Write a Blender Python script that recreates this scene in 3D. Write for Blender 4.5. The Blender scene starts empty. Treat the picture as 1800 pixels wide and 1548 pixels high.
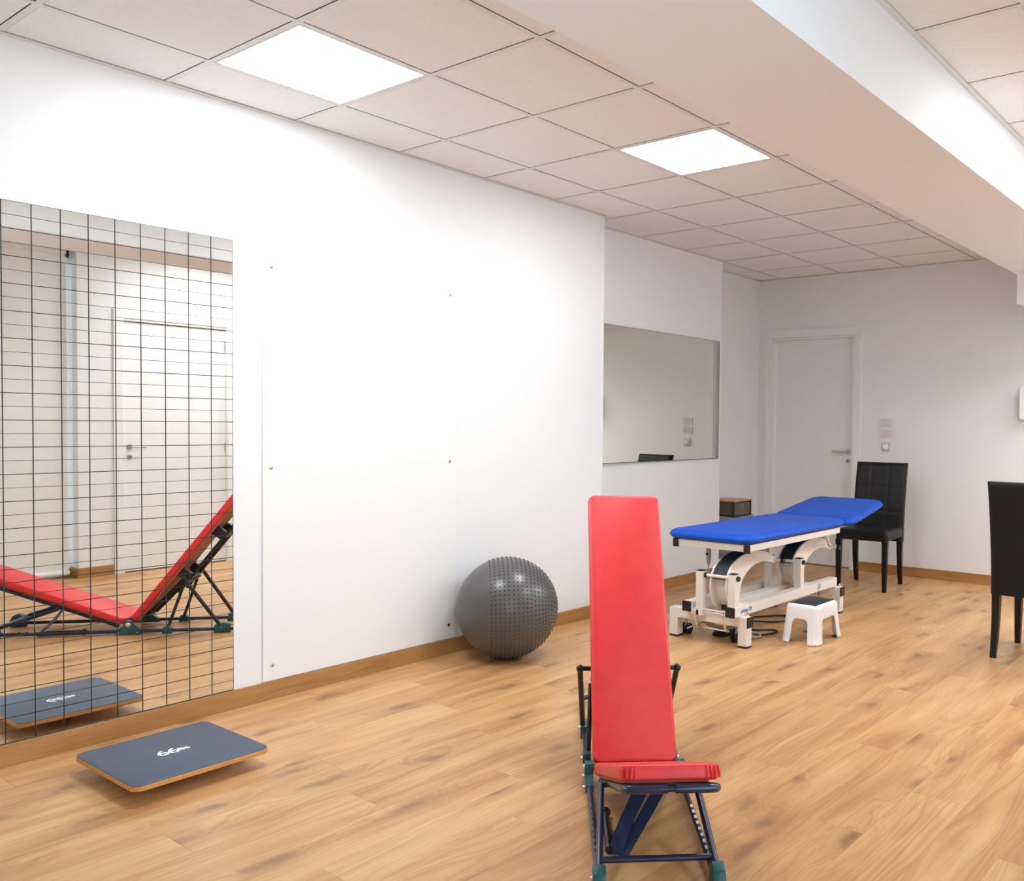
import bpy, bmesh, math, random
from mathutils import Vector, Matrix

random.seed(7)
SC = bpy.context.scene
COL = SC.collection
PI = math.pi

# ------------------------------------------------------------------ camera
yaw, pitch, roll = 0.6507, -0.0296, 0.0110
fw = Vector((math.cos(yaw)*math.cos(pitch), math.sin(yaw)*math.cos(pitch), math.sin(pitch)))
rt = Vector((math.sin(yaw), -math.cos(yaw), 0.0))
up = rt.cross(fw)
rt2 = math.cos(roll)*rt + math.sin(roll)*up
up2 = -math.sin(roll)*rt + math.cos(roll)*up
cd = bpy.data.cameras.new('camera')
cam = bpy.data.objects.new('camera', cd)
COL.objects.link(cam)
M = Matrix((rt2, up2, -fw)).transposed().to_4x4()
M.translation = Vector((0, 0, 1.30))
cam.matrix_world = M
cd.sensor_fit = 'HORIZONTAL'
cd.sensor_width = 36.0
cd.lens = 36.0*1580.04/1800.0
cd.shift_x = (900-1107.93)/1800.0
cd.shift_y = (792.97-774.0)/1800.0
cd.clip_start = 0.03
SC.camera = cam

# ------------------------------------------------------------------ light + exposure
LED_STRENGTH = 21.0
LED_COLOR = (0.90, 0.955, 1.0, 1)
SKY_STRENGTH = 3.4
w = bpy.data.worlds.new('sky')
SC.world = w
w.use_nodes = True
bg = w.node_tree.nodes['Background']
bg.inputs[0].default_value = (0.70, 0.85, 1.0, 1)
bg.inputs[1].default_value = SKY_STRENGTH
SC.view_settings.view_transform = 'Standard'
SC.view_settings.look = 'None'
SC.view_settings.gamma = 1.0
SC.view_settings.exposure = 0.52
SC.view_settings.use_curve_mapping = False
SC.cycles.use_denoising = True
SC.cycles.max_bounces = 10
SC.cycles.diffuse_bounces = 7
SC.cycles.glossy_bounces = 5

# ------------------------------------------------------------------ materials
def mat(name, color, rough=0.5, metal=0.0, spec=0.5, bump=None, emit=None, coat=0.0):
    m = bpy.data.materials.new(name)
    m.use_nodes = True
    nt = m.node_tree
    b = nt.nodes['Principled BSDF']
    b.inputs['Base Color'].default_value = (*color, 1)
    b.inputs['Roughness'].default_value = rough
    b.inputs['Metallic'].default_value = metal
    b.inputs['Specular IOR Level'].default_value = spec
    b.inputs['Coat Weight'].default_value = coat
    if emit:
        b.inputs['Emission Color'].default_value = emit[0]
        b.inputs['Emission Strength'].default_value = emit[1]
    if bump:
        sc, st, dist = bump
        tc = nt.nodes.new('ShaderNodeNewGeometry')
        n = nt.nodes.new('ShaderNodeTexNoise')
        n.inputs['Scale'].default_value = sc
        n.inputs['Detail'].default_value = 4
        bp = nt.nodes.new('ShaderNodeBump')
        bp.inputs['Strength'].default_value = st
        bp.inputs['Distance'].default_value = dist
        nt.links.new(tc.outputs['Position'], n.inputs['Vector'])
        nt.links.new(n.outputs['Fac'], bp.inputs['Height'])
        nt.links.new(bp.outputs['Normal'], b.inputs['Normal'])
    return m

def mottled(m, amount, scale=6.0):
    """slight colour variation of the thing itself"""
    nt = m.node_tree
    b = nt.nodes['Principled BSDF']
    c = tuple(b.inputs['Base Color'].default_value)
    g = nt.nodes.new('ShaderNodeNewGeometry')
    n = nt.nodes.new('ShaderNodeTexNoise')
    n.inputs['Scale'].default_value = scale
    n.inputs['Detail'].default_value = 5
    r = nt.nodes.new('ShaderNodeValToRGB')
    r.color_ramp.elements[0].position = 0.3
    r.color_ramp.elements[1].position = 0.7
    r.color_ramp.elements[0].color = tuple(x*(1-amount) for x in c[:3]) + (1,)
    r.color_ramp.elements[1].color = tuple(min(1, x*(1+amount)) for x in c[:3]) + (1,)
    nt.links.new(g.outputs['Position'], n.inputs['Vector'])
    nt.links.new(n.outputs['Fac'], r.inputs['Fac'])
    nt.links.new(r.outputs['Color'], b.inputs['Base Color'])
    return m

def oak(name, light, mid, dark, knots=True, rough=0.36, axis='X', per_object=True):
    m = bpy.data.materials.new(name)
    m.use_nodes = True
    nt = m.node_tree
    L = nt.links.new
    N = nt.nodes.new
    b = nt.nodes['Principled BSDF']
    b.inputs['Roughness'].default_value = rough
    b.inputs['Specular IOR Level'].default_value = 0.4
    g = N('ShaderNodeNewGeometry')
    oi = N('ShaderNodeObjectInfo')
    add = N('ShaderNodeVectorMath'); add.operation = 'ADD'
    sc = N('ShaderNodeVectorMath'); sc.operation = 'SCALE'
    comb = N('ShaderNodeCombineXYZ')
    rnd = N('ShaderNodeMath'); rnd.operation = 'MULTIPLY'; rnd.inputs[1].default_value = 37.0 if per_object else 0.0
    L(oi.outputs['Random'], rnd.inputs[0])
    L(rnd.outputs[0], comb.inputs[0]); L(rnd.outputs[0], comb.inputs[1]); L(rnd.outputs[0], comb.inputs[2])
    L(g.outputs['Position'], add.inputs[0]); L(comb.outputs[0], add.inputs[1])
    def mapped(sx, sy, sz):
        v = N('ShaderNodeVectorMath'); v.operation = 'MULTIPLY'
        if axis == 'Y':
            sx, sy = sy, sx
        v.inputs[1].default_value = (sx, sy, sz)
        L(add.outputs[0], v.inputs[0])
        return v.outputs[0]
    def noise(vec, scale=1, detail=4, rough_=0.55, dist=0.0):
        n = N('ShaderNodeTexNoise')
        n.inputs['Scale'].default_value = scale
        n.inputs['Detail'].default_value = detail
        n.inputs['Roughness'].default_value = rough_
        n.inputs['Distortion'].default_value = dist
        L(vec, n.inputs['Vector'])
        return n.outputs['Fac']
    def ramp(fac, stops):
        r = N('ShaderNodeValToRGB')
        e = r.color_ramp.elements
        e[0].position, e[0].color = stops[0][0], (*stops[0][1], 1)
        e[1].position, e[1].color = stops[-1][0], (*stops[-1][1], 1)
        for p, c in stops[1:-1]:
            k = e.new(p); k.color = (*c, 1)
        L(fac, r.inputs['Fac'])
        return r.outputs['Color']
    def mixc(fac, a, bb, mode='MIX'):
        x = N('ShaderNodeMix'); x.data_type = 'RGBA'; x.blend_type = mode
        if isinstance(fac, float): x.inputs[0].default_value = fac
        else: L(fac, x.inputs[0])
        if isinstance(a, tuple): x.inputs[6].default_value = (*a, 1)
        else: L(a, x.inputs[6])
        if isinstance(bb, tuple): x.inputs[7].default_value = (*bb, 1)
        else: L(bb, x.inputs[7])
        return x.outputs[2]
    broad = noise(mapped(1.1, 9.0, 9.0), 1, 5, 0.60, 0.5)
    col = ramp(broad, [(0.30, dark), (0.50, mid), (0.68, light)])
    # knots: a few cells of a warped Voronoi; the growth lines flow round them
    v = N('ShaderNodeTexVoronoi'); v.feature = 'F1'; v.voronoi_dimensions = '2D'
    v.inputs['Scale'].default_value = 1.0
    warp = N('ShaderNodeVectorMath'); warp.operation = 'ADD'
    wn = N('ShaderNodeTexNoise'); wn.inputs['Scale'].default_value = 9.0; wn.inputs['Detail'].default_value = 4
    L(add.outputs[0], wn.inputs['Vector'])
    wsc = N('ShaderNodeVectorMath'); wsc.operation = 'SCALE'; wsc.inputs['Scale'].default_value = 0.40
    L(wn.outputs['Color'], wsc.inputs[0])
    L(mapped(1.9, 5.2, 5.2), warp.inputs[0]); L(wsc.outputs[0], warp.inputs[1])
    L(warp.outputs[0], v.inputs['Vector'])
    sepc = N('ShaderNodeSeparateColor'); L(v.outputs['Color'], sepc.inputs[0])
    def math_(op, a_, b_):
        x = N('ShaderNodeMath'); x.operation = op
        for i_, q_ in enumerate((a_, b_)):
            if isinstance(q_, (int, float)): x.inputs[i_].default_value = q_
            else: L(q_, x.inputs[i_])
        return x.outputs[0]
    gate = math_('GREATER_THAN', sepc.outputs[0], 0.45)
    halo = math_('MULTIPLY', ramp(v.outputs['Distance'], [(0.03, (1, 1, 1)), (0.22, (0.35, 0.35, 0.35)), (0.50, (0, 0, 0))]), gate)
    core = math_('MULTIPLY', ramp(v.outputs['Distance'], [(0.03, (1, 1, 1)), (0.16, (0, 0, 0))]), gate)
    sepp = N('ShaderNodeSeparateXYZ'); L(add.outputs[0], sepp.inputs[0])
    across = sepp.outputs[1] if axis == 'X' else sepp.outputs[0]
    sway = noise(mapped(0.8, 4.5, 4.5), 1, 2, 0.5)
    field = math_('ADD', math_('MULTIPLY', across, 22.0), math_('ADD', math_('MULTIPLY', sway, 7.0), math_('MULTIPLY', halo, 3.2 if knots else 0.0)))
    ln = N('ShaderNodeTexNoise'); ln.noise_dimensions = '1D'
    ln.inputs['Scale'].default_value = 2.6; ln.inputs['Detail'].default_value = 3.0; ln.inputs['Roughness'].default_value = 0.6
    L(field, ln.inputs['W'])
    lines = ramp(ln.outputs['Fac'], [(0.30, (0.78, 0.72, 0.65)), (0.50, (1, 1, 1)), (0.70, (1.08, 1.10, 1.12))])
    col = mixc(0.62, col, lines, 'MULTIPLY')
    fine = ramp(noise(mapped(5.0, 150.0, 150.0), 1, 3, 0.6), [(0.35, (0.90, 0.88, 0.85)), (0.62, (1.05, 1.05, 1.05))])
    col = mixc(0.45, col, fine, 'MULTIPLY')
    if knots:
        col = mixc(math_('MULTIPLY', halo, 0.48), col, tuple(0.55*x for x in dark))
        col = mixc(math_('MULTIPLY', core, 0.58), col, (0.20, 0.095, 0.05))
    # each plank has its own overall tone
    if per_object:
        tone = ramp(oi.outputs['Random'], [(0.0, (0.955, 0.945, 0.93)), (0.5, (1, 1, 1)), (1.0, (1.03, 1.04, 1.05))])
        col = mixc(1.0, col, tone, 'MULTIPLY')
    L(col, b.inputs['Base Color'])
    return m

MT = {}
MT['wall'] = mat('white_wall_paint', (0.815, 0.82, 0.83), 0.85, spec=0.2, bump=(220, 0.05, 0.001))
MT['beam'] = mat('white_beam_paint', (0.83, 0.85, 0.87), 0.85, spec=0.2, bump=(220, 0.05, 0.001))
MT['tile'] = mottled(mat('mineral_ceiling_tile', (0.835, 0.825, 0.82), 0.95, spec=0.1, bump=(420, 0.25, 0.001)), 0.025, 90)
MT['tee'] = mat('ceiling_grid_metal', (0.74, 0.735, 0.73), 0.5, spec=0.3)
MT['plenum'] = mat('dark_void', (0.22, 0.21, 0.20), 1.0, spec=0.0)  # dark grey painted in for the unlit space above the tiles
MT['led'] = mat('led_diffuser', (0.9, 0.9, 0.9), 0.5, emit=(LED_COLOR, LED_STRENGTH))
MT['white_trim'] = mat('white_painted_trim', (0.83, 0.83, 0.83), 0.45, spec=0.4)
MT['door'] = mat('white_door_lacquer', (0.82, 0.825, 0.83), 0.4, spec=0.4, bump=(60, 0.03, 0.001))
MT['floor'] = oak('oak_laminate', (0.66, 0.410, 0.190), (0.585, 0.330, 0.140), (0.44, 0.214, 0.084))
MT['skirting'] = oak('oak_skirting', (0.47, 0.25, 0.092), (0.41, 0.208, 0.074), (0.35, 0.168, 0.056), knots=False, per_object=False)
MT['skirting_y'] = oak('oak_skirting_cross', (0.47, 0.25, 0.092), (0.41, 0.208, 0.074), (0.35, 0.168, 0.056), knots=False, axis='Y', per_object=False)
MT['subfloor'] = mat('underlay', (0.12, 0.07, 0.035), 0.9)
MT['red'] = mottled(mat('red_vinyl', (0.74, 0.034, 0.038), 0.42, spec=0.5, bump=(330, 0.22, 0.002)), 0.07, 14)
MT['plywood'] = mat('reddish_plywood', (0.36, 0.11, 0.05), 0.6)
MT['navy'] = mat('navy_lacquered_tube', (0.010, 0.015, 0.045), 0.28, spec=0.6)
MT['black_tube'] = mat('black_tube', (0.010, 0.010, 0.013), 0.35, spec=0.5)
MT['teal'] = mat('dark_teal_plastic', (0.008, 0.085, 0.088), 0.42)
MT['strap'] = mat('navy_webbing', (0.008, 0.020, 0.075), 0.75, bump=(700, 0.5, 0.001))
MT['chrome'] = mat('chrome', (0.75, 0.75, 0.75), 0.18, metal=1.0)
MT['steel'] = mat('brushed_steel', (0.55, 0.52, 0.47), 0.35, metal=1.0)
MT['blue'] = mottled(mat('blue_vinyl', (0.002, 0.080, 0.52), 0.48, spec=0.28, bump=(260, 0.12, 0.001)), 0.06, 8)
MT['cream'] = mat('white_powder_coat', (0.82, 0.775, 0.715), 0.38, spec=0.45)
MT['black'] = mat('black_plastic', (0.013, 0.012, 0.012), 0.45)
MT['anthracite'] = mat('anthracite_rubber', (0.022, 0.026, 0.029), 0.55, bump=(500, 0.3, 0.001))
MT['grey'] = mat('grey_plastic', (0.36, 0.33, 0.30), 0.5)
MT['leather'] = mat('black_leather', (0.009, 0.009, 0.010), 0.42, spec=0.25, bump=(380, 0.18, 0.001))
MT['leather_back'] = mat('black_leather_rear', (0.010, 0.010, 0.010), 0.45, spec=0.25, bump=(380, 0.18, 0.001))
MT['black_wood'] = mat('black_stained_wood', (0.009, 0.008, 0.008), 0.4, spec=0.3)
MT['stool'] = mat('white_plastic', (0.84, 0.85, 0.88), 0.32, spec=0.5)
MT['ball'] = mottled(mat('graphite_rubber', (0.098, 0.097, 0.100), 0.30, spec=0.55), 0.03, 5)
MT['nub'] = mat('shadow_toned_nub', (0.018, 0.018, 0.020), 0.4)  # darker than the ball: the dimple shadows are put into the nub colour
MT['slate'] = mottled(mat('slate_blue_grip', (0.068, 0.088, 0.130), 0.6, bump=(700, 0.3, 0.001)), 0.05, 30)
MT['edge'] = mottled(mat('light_plywood_edge', (0.62, 0.30, 0.085), 0.5), 0.08, 30)
MT['print'] = mat('white_print', (0.85, 0.85, 0.85), 0.6)
MT['blue_print'] = mat('blue_print', (0.03, 0.10, 0.50), 0.5)
MT['mirror'] = mat('mirror_silvering', (0.885, 0.895, 0.865), 0.0, metal=1.0)
MT['mirror2'] = mat('mirror_silvering_greenish', (0.83, 0.85, 0.79), 0.0, metal=1.0)
MT['glass_edge'] = mat('mirror_edge_glass', (0.05, 0.07, 0.06), 0.3)
MT['line'] = mat('black_grid_line', (0.010, 0.014, 0.014), 0.5)
MT['panel'] = mat('white_laminate_panel', (0.84, 0.835, 0.83), 0.35, spec=0.35)
MT['plate'] = mat('pale_switch_plastic', (0.74, 0.70, 0.68), 0.35)
MT['rocker'] = mat('switch_rocker_plastic', (0.70, 0.655, 0.635), 0.3)
MT['socket'] = mat('grey_socket_plate', (0.58, 0.58, 0.57), 0.35)
MT['phone'] = mat('white_handset_plastic', (0.86, 0.86, 0.86), 0.3)
MT['cab'] = mat('grey_cabinet_metal', (0.34, 0.315, 0.29), 0.45)
MT['cabdoor'] = mat('grey_cabinet_front', (0.42, 0.39, 0.355), 0.45)
MT['smoke'] = mat('smoky_grey_front', (0.10, 0.088, 0.078), 0.2, spec=0.5)
MT['lid'] = oak('box_lid_oak', (0.56, 0.33, 0.14), (0.50, 0.28, 0.11), (0.44, 0.23, 0.085), knots=False, per_object=False)
MT['blind'] = mat('white_blind_fabric', (0.84, 0.84, 0.83), 0.8)
MT['cable'] = mat('black_cable', (0.02, 0.014, 0.012), 0.5)
MT['hose'] = mat('grey_cable', (0.45, 0.43, 0.41), 0.45)

def glass_mat():
    m = bpy.data.materials.new('window_glass')
    m.use_nodes = True
    nt = m.node_tree
    nt.nodes.remove(nt.nodes['Principled BSDF'])
    out = nt.nodes['Material Output']
    t = nt.nodes.new('ShaderNodeBsdfTransparent')
    t.inputs[0].default_value = (0.95, 0.97, 0.96, 1)
    gl = nt.nodes.new('ShaderNodeBsdfGlossy'); gl.inputs['Roughness'].default_value = 0.0
    fr = nt.nodes.new('ShaderNodeFresnel'); fr.inputs[0].default_value = 1.45
    mx = nt.nodes.new('ShaderNodeMixShader')
    nt.links.new(fr.outputs[0], mx.inputs[0]); nt.links.new(t.outputs[0], mx.inputs[1]); nt.links.new(gl.outputs[0], mx.inputs[2])
    nt.links.new(mx.outputs[0], out.inputs[0])
    return m
MT['glass'] = glass_mat()

# ------------------------------------------------------------------ mesh helpers
FRAME = {}
def thing(name, label, cat, loc=(0, 0, 0), rz=0.0, group=None, kind=None):
    o = bpy.data.objects.new(name, None)
    COL.objects.link(o)
    o.location = loc
    o.rotation_euler = (0, 0, rz)
    o.empty_display_size = 0.1
    tag(o, label, cat, group, kind)
    FRAME[o] = Matrix.Translation(Vector(loc)) @ Matrix.Rotation(rz, 4, 'Z')
    return o

def tag(o, label=None, cat=None, group=None, kind=None):
    if label: o['label'] = label
    if cat: o['category'] = cat
    if group: o['group'] = group
    if kind: o['kind'] = kind
    return o

class MB:
    def __init__(s): s.bm = bmesh.new(); s.bev = False
    def box(s, a, b, bev=0.0, seg=2):
        lo = Vector((min(a[i], b[i]) for i in range(3))); hi = Vector((max(a[i], b[i]) for i in range(3)))
        r = bmesh.ops.create_cube(s.bm, size=1.0)
        vs = r['verts']
        for v in vs:
            v.co = Vector(((lo[i]+hi[i])/2 + v.co[i]*(hi[i]-lo[i]) for i in range(3)))
        if bev > 0:
            s.bev = True
            es = list({e for v in vs for e in v.link_edges})
            bmesh.ops.bevel(s.bm, geom=es, offset=min(bev, 0.49*min(hi-lo)), segments=seg, profile=0.5, affect='EDGES')
        return s
    def obox(s, c, ux, uy, uz, hx, hy, hz, bev=0.0):
        """oriented box: centre, three unit axes, half sizes"""
        r = bmesh.ops.create_cube(s.bm, size=2.0)
        c = Vector(c); ux, uy, uz = Vector(ux), Vector(uy), Vector(uz)
        vs = r['verts']
        for v in vs:
            p = v.co.copy()
            v.co = c + ux*p.x*hx + uy*p.y*hy + uz*p.z*hz
        if bev > 0:
            s.bev = True
            es = list({e for v in vs for e in v.link_edges})
            bmesh.ops.bevel(s.bm, geom=es, offset=bev, segments=2, profile=0.5, affect='EDGES')
        return s
    def tube(s, pts, r, seg=10, caps=True, closed=False):
        pts = [Vector(p) for p in pts]
        n = len(pts)
        rs = r if isinstance(r, (list, tuple)) else [r]*n
        tg = []
        for i in range(n):
            a = pts[i-1] if (i > 0 or closed) else pts[i]
            b = pts[(i+1) % n] if (i < n-1 or closed) else pts[i]
            tg.append((b-a).normalized())
        ref = Vector((0, 0, 1)) if abs(tg[0].z) < 0.9 else Vector((1, 0, 0))
        nrm = (ref - tg[0]*ref.dot(tg[0])).normalized()
        rings = []
        for i in range(n):
            nrm = (nrm - tg[i]*nrm.dot(tg[i])).normalized()
            bn = tg[i].cross(nrm)
            rings.append([s.bm.verts.new(pts[i] + (nrm*math.cos(2*PI*k/seg) + bn*math.sin(2*PI*k/seg))*rs[i]) for k in range(seg)])
        for i in range(n if closed else n-1):
            A, B = rings[i], rings[(i+1) % n]
            for k in range(seg):
                s.bm.faces.new((A[k], A[(k+1) % seg], B[(k+1) % seg], B[k]))
        if caps and not closed:
            s.bm.faces.new(list(reversed(rings[0]))); s.bm.faces.new(rings[-1])
        return s
    def ribbon(s, pts, wvec, th):
        """flat band along pts; wvec = half-width vector"""
        pts = [Vector(p) for p in pts]; wv = Vector(wvec)
        rings = []
        for i, p in enumerate(pts):
            t = (pts[min(i+1, len(pts)-1)] - pts[max(i-1, 0)]).normalized()
            nn = t.cross(wv).normalized()*th/2
            rings.append([s.bm.verts.new(p+wv+nn), s.bm.verts.new(p-wv+nn), s.bm.verts.new(p-wv-nn), s.bm.verts.new(p+wv-nn)])
        for A, B in zip(rings, rings[1:]):
            for k in range(4):
                s.bm.faces.new((A[k], A[(k+1) % 4], B[(k+1) % 4], B[k]))
        s.bm.faces.new(list(reversed(rings[0]))); s.bm.faces.new(rings[-1])
        return s
    def prism(s, outline, f, h0, h1):
        """outline of (a,b) pairs extruded between h0 and h1; f(a,b,h) -> point"""
        A = [s.bm.verts.new(f(a, b, h0)) for a, b in outline]
        B = [s.bm.verts.new(f(a, b, h1)) for a, b in outline]
        n = len(outline)
        for k in range(n):
            s.bm.faces.new((A[k], A[(k+1) % n], B[(k+1) % n], B[k]))
        s.bm.faces.new(list(reversed(A))); s.bm.faces.new(B)
        return s
    def pad(s, w, h, r, profile, f=None, seg=6, taper=None):
        """rounded slab: rings of a rounded rectangle w x h (corner r), inset and lifted by profile [(inset, z)]"""
        f = f or (lambda a, b, c: (a, b, c))
        rings = []
        for ins, z in profile:
            ww, hh = w/2-ins, h/2-ins
            rr = max(r-ins*0.6, 0.002)
            rr = min(rr, ww*0.98, hh*0.98)
            ring = []
            for q, (sx, sy) in enumerate(((1, 1), (-1, 1), (-1, -1), (1, -1))):
                for k in range(seg+1):
                    a = PI/2*q + PI/2*k/seg
                    x = sx*(ww-rr) + rr*math.cos(a); y = sy*(hh-rr) + rr*math.sin(a)
                    if taper: x, y = taper(x, y)
                    ring.append(s.bm.verts.new(f(x, y, z)))
            rings.append(ring)
        n = len(rings[0])
        for A, B in zip(rings, rings[1:]):
            for k in range(n):
                s.bm.faces.new((A[k], A[(k+1) % n], B[(k+1) % n], B[k]))
        s.bm.faces.new(list(reversed(rings[0]))); s.bm.faces.new(rings[-1])
        return s
    def sphere(s, c, r, u=20, v=14, sc=(1, 1, 1)):
        g = bmesh.ops.create_uvsphere(s.bm, u_segments=u, v_segments=v, radius=r)
        for q in g['verts']:
            q.co = Vector((q.co[i]*sc[i] + c[i] for i in range(3)))
        return s
    def build(s, name, m, parent=None, local=False, kind=None, label=None, smooth=True, ang=38, origin=None):
        bm = s.bm
        bmesh.ops.recalc_face_normals(bm, faces=bm.faces)
        root = parent
        fr = FRAME.get(root) if root is not None else None
        if fr is not None and not local:
            bm.transform(fr.inverted())
        if root is None and origin is not None:
            bm.transform(Matrix.Translation(-Vector(origin)))
        if smooth:
            lim = math.radians(ang)
            for f in bm.faces: f.smooth = True
            for e in bm.edges:
                if len(e.link_faces) == 2 and e.calc_face_angle(0.0) > lim: e.smooth = False
        me = bpy.data.meshes.new(name)
        bm.to_mesh(me); bm.free()
        for mm in (m if isinstance(m, (list, tuple)) else [m]): me.materials.append(mm)
        o = bpy.data.objects.new(name, me)
        COL.objects.link(o)
        if root is not None:
            o.parent = root
            if fr is not None: FRAME[o] = fr
        elif origin is not None:
            o.location = origin
            FRAME[o] = Matrix.Translation(Vector(origin))
        else:
            FRAME[o] = Matrix.Identity(4)
        if s.bev and smooth:
            wn_ = o.modifiers.new('normals', 'WEIGHTED_NORMAL'); wn_.keep_sharp = True; wn_.weight = 100
        tag(o, label=label, kind=kind)
        return o

def copy_part(o, parent, loc=None):
    c = o.copy(); COL.objects.link(c); c.parent = parent
    if loc is not None: c.location = loc
    return c

def B(name, a, b, m, parent=None, bev=0.0, **k):
    return MB().box(a, b, bev).build(name, m, parent, **k)

def struct(name, boxes, m, bev=0.0):
    mb = MB()
    for a, b in boxes: mb.box(a, b, bev)
    return mb.build(name, m, None, kind='structure')

def text_part(name, body, size, mtx, m, parent, extrude=0.0006, shear=0.0, bold=0.0, spacing=1.0):
    """flat print as real letters; mtx places it in the parent's frame"""
    cu = bpy.data.curves.new(name, 'FONT')
    cu.body = body; cu.size = size; cu.extrude = extrude; cu.align_x = 'CENTER'; cu.align_y = 'CENTER'
    cu.shear = shear; cu.offset = bold; cu.space_character = spacing
    t = bpy.data.objects.new(name+'_tmp', cu)
    COL.objects.link(t)
    dg = bpy.context.evaluated_depsgraph_get()
    me = bpy.data.meshes.new_from_object(t.evaluated_get(dg))
    bpy.data.objects.remove(t)
    me.transform(mtx)
    me.name = name
    me.materials.clear(); me.materials.append(m)
    o = bpy.data.objects.new(name, me)
    COL.objects.link(o); o.parent = parent
    FRAME[o] = FRAME.get(parent, Matrix.Identity(4))
    return o

# ------------------------------------------------------------------ room dimensions
ZC = 2.705
YW1, YW2, YW3, XB, YR, XR = 3.855, 4.0724, 4.322, 7.7315, -0.27, -1.62
X1, X2 = 4.748, 6.622
BY0, BY1, BZ = 1.185, 1.715, 2.395     # beam: near face, far face, soffit

# ------------------------------------------------------------------ structure
struct('wall_left', [((XR, YW1, 0), (X1, YW1+0.12, ZC+0.06))], MT['wall'])
struct('wall_recess', [((X1-0.05, YW2, 0), (X2, YW2+0.12, ZC+0.06)), ((X1-0.05, YW1+0.12, 0), (X1, YW2, ZC+0.06))], MT['wall'])
struct('wall_alcove', [((X2-0.05, YW3, 0), (XB+0.12, YW3+0.12, ZC+0.06)), ((X2-0.05, YW2+0.12, 0), (X2, YW3, ZC+0.06))], MT['wall'])
# back wall with a door opening
DY0, DY1, DZ = 3.352, 4.155, 2.125
struct('wall_back', [((XB, YR-0.2, 0), (XB+0.16, DY0, ZC+0.06)), ((XB, DY1, 0), (XB+0.16, YW3, ZC+0.06)),
                     ((XB, DY0, DZ), (XB+0.16, DY1, ZC+0.06)), ((XB+0.13, DY0, 0), (XB+0.16, DY1, DZ))], MT['wall'])  # last box: unseen slab added behind the door to keep sky light out
# right wall: tall window opening up to x = 3.08, then a door opening
RX0, RX1 = 3.43, 4.33
WX0, WX1, WZ1 = -0.4, 3.08, 2.66
struct('wall_right', [((XR, YR-0.2, 0), (WX0, YR, ZC+0.06)), ((WX0, YR-0.2, WZ1), (WX1, YR, ZC+0.06)),
                      ((WX1, YR-0.2, 0), (RX0, YR, ZC+0.06)), ((RX0, YR-0.2, 2.135), (RX1, YR, ZC+0.06)),
                      ((RX1, YR-0.2, 0), (XB, YR, ZC+0.06)), ((RX0, YR-0.2, 0), (RX1, YR-0.165, 2.135))], MT['wall'])  # last box is an added backing that stops daylight leaking round the door
struct('wall_rear', [((XR-0.12, YR-0.2, 0), (XR, YW1+0.12, ZC+0.06))], MT['wall'])
# white corner beads on the projecting wall ends
struct('trim_1', [((X1-0.012, YW1-0.002, 0.083), (X1+0.003, YW1+0.02, ZC))], MT['white_trim'], 0.001)
struct('trim_2', [((X2-0.012, YW2-0.002, 0.083), (X2+0.003, YW2+0.02, ZC))], MT['white_trim'], 0.001)
# beam under the ceiling with the lower downstand at its far end
struct('ceiling_beam', [((XR, BY0, BZ), (XB, BY1, ZC+0.06)), ((6.76, BY0, BZ-0.205), (XB, BY1-0.002, BZ))], MT['beam'])

# floor slab and its planks
floor = struct('floor', [((XR-0.12, YR-0.2, -0.06), (XB+0.16, YW3+0.12, -0.009))], MT['subfloor'])
PW, PL = 0.192, 1.285
pm = MB().box((0, 0.0002, -0.0085), (PL-0.0005, PW-0.0002, 0.0), 0.0005, 1)
plank0 = pm.build('plank', MT['floor'], floor)
plank_mesh = plank0.data
first = True
rows = int((YW3+0.02-(YR-0.15))/PW)+1
off = 0.31
for r in range(rows):
    y = YR-0.15 + r*PW
    off = (off + 0.42 + 0.21*random.random()) % PL
    x = XR - off
    xmax = XB+0.05 if y > 3.2 or y < 4 else XB
    while x < XB:
        x0 = max(x, XR-0.1); x1 = min(x+PL, XB+0.1)
        if y > YW2+0.05 and x1 < X2-0.06:
            x += PL; continue
        if y > YW1+0.05 and x1 < X1-0.06:
            x += PL; continue
        if first: o = plank0; first = False
        else: o = copy_part(plank0, floor)
        o.location = (x0, y, 0)
        o.scale = ((x1-x0)/PL, 1, 1)
        x += PL

# ceiling slab, tiles and grid bars
ceil = struct('ceiling', [((XR-0.12, YR-0.2, ZC+0.055), (XB+0.16, YW3+0.12, ZC+0.12))], MT['plenum'])
def ceiling_field(xs, ys, xlo, xhi, ylo, yhi, lights, step=None):
    """tiles between grid lines xs / ys inside the given bounds; cells named in lights stay free for lamps"""
    xs = [xlo] + [x for x in sorted(xs) if xlo+0.02 < x < xhi-0.02] + [xhi]
    ys = [ylo] + [y for y in sorted(ys) if ylo+0.02 < y < yhi-0.02] + [yhi]
    g = 0.0147
    for i in range(len(xs)-1):
        for j in range(len(ys)-1):
            a, b, c, d = xs[i], xs[i+1], ys[j], ys[j+1]
            if step:
                top = max(step(a+0.01), step(b-0.01))
                if c > top-0.02: continue
                d = min(d, top)
            if any(abs((a+b)/2-lx) < 0.1 and abs((c+d)/2-ly) < 0.1 for lx, ly in lights): continue
            yield (a+g, c+g, b-g, d-g)
GX, GY = 1.8318, 3.4877
left_lights = [(GX+0.3, GY-0.3), (GX+2.1, GY-0.9)]
LX = [GX+0.6*i for i in range(-7, 12)]
LY = [GY-0.6*j for j in range(-2, 5)]
RXs = [3.18+0.603*i for i in range(-9, 9)]
RYs = [0.80-0.6*j for j in range(0, 3)]
def mid(v, k): return (v[k]+v[k+1])/2
right_lights = [(3.18+0.603*1.5, 0.5), (3.18+0.603*6.5, 0.5), (3.18+0.603*4.5, 0.5)]
tiles = []
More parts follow.
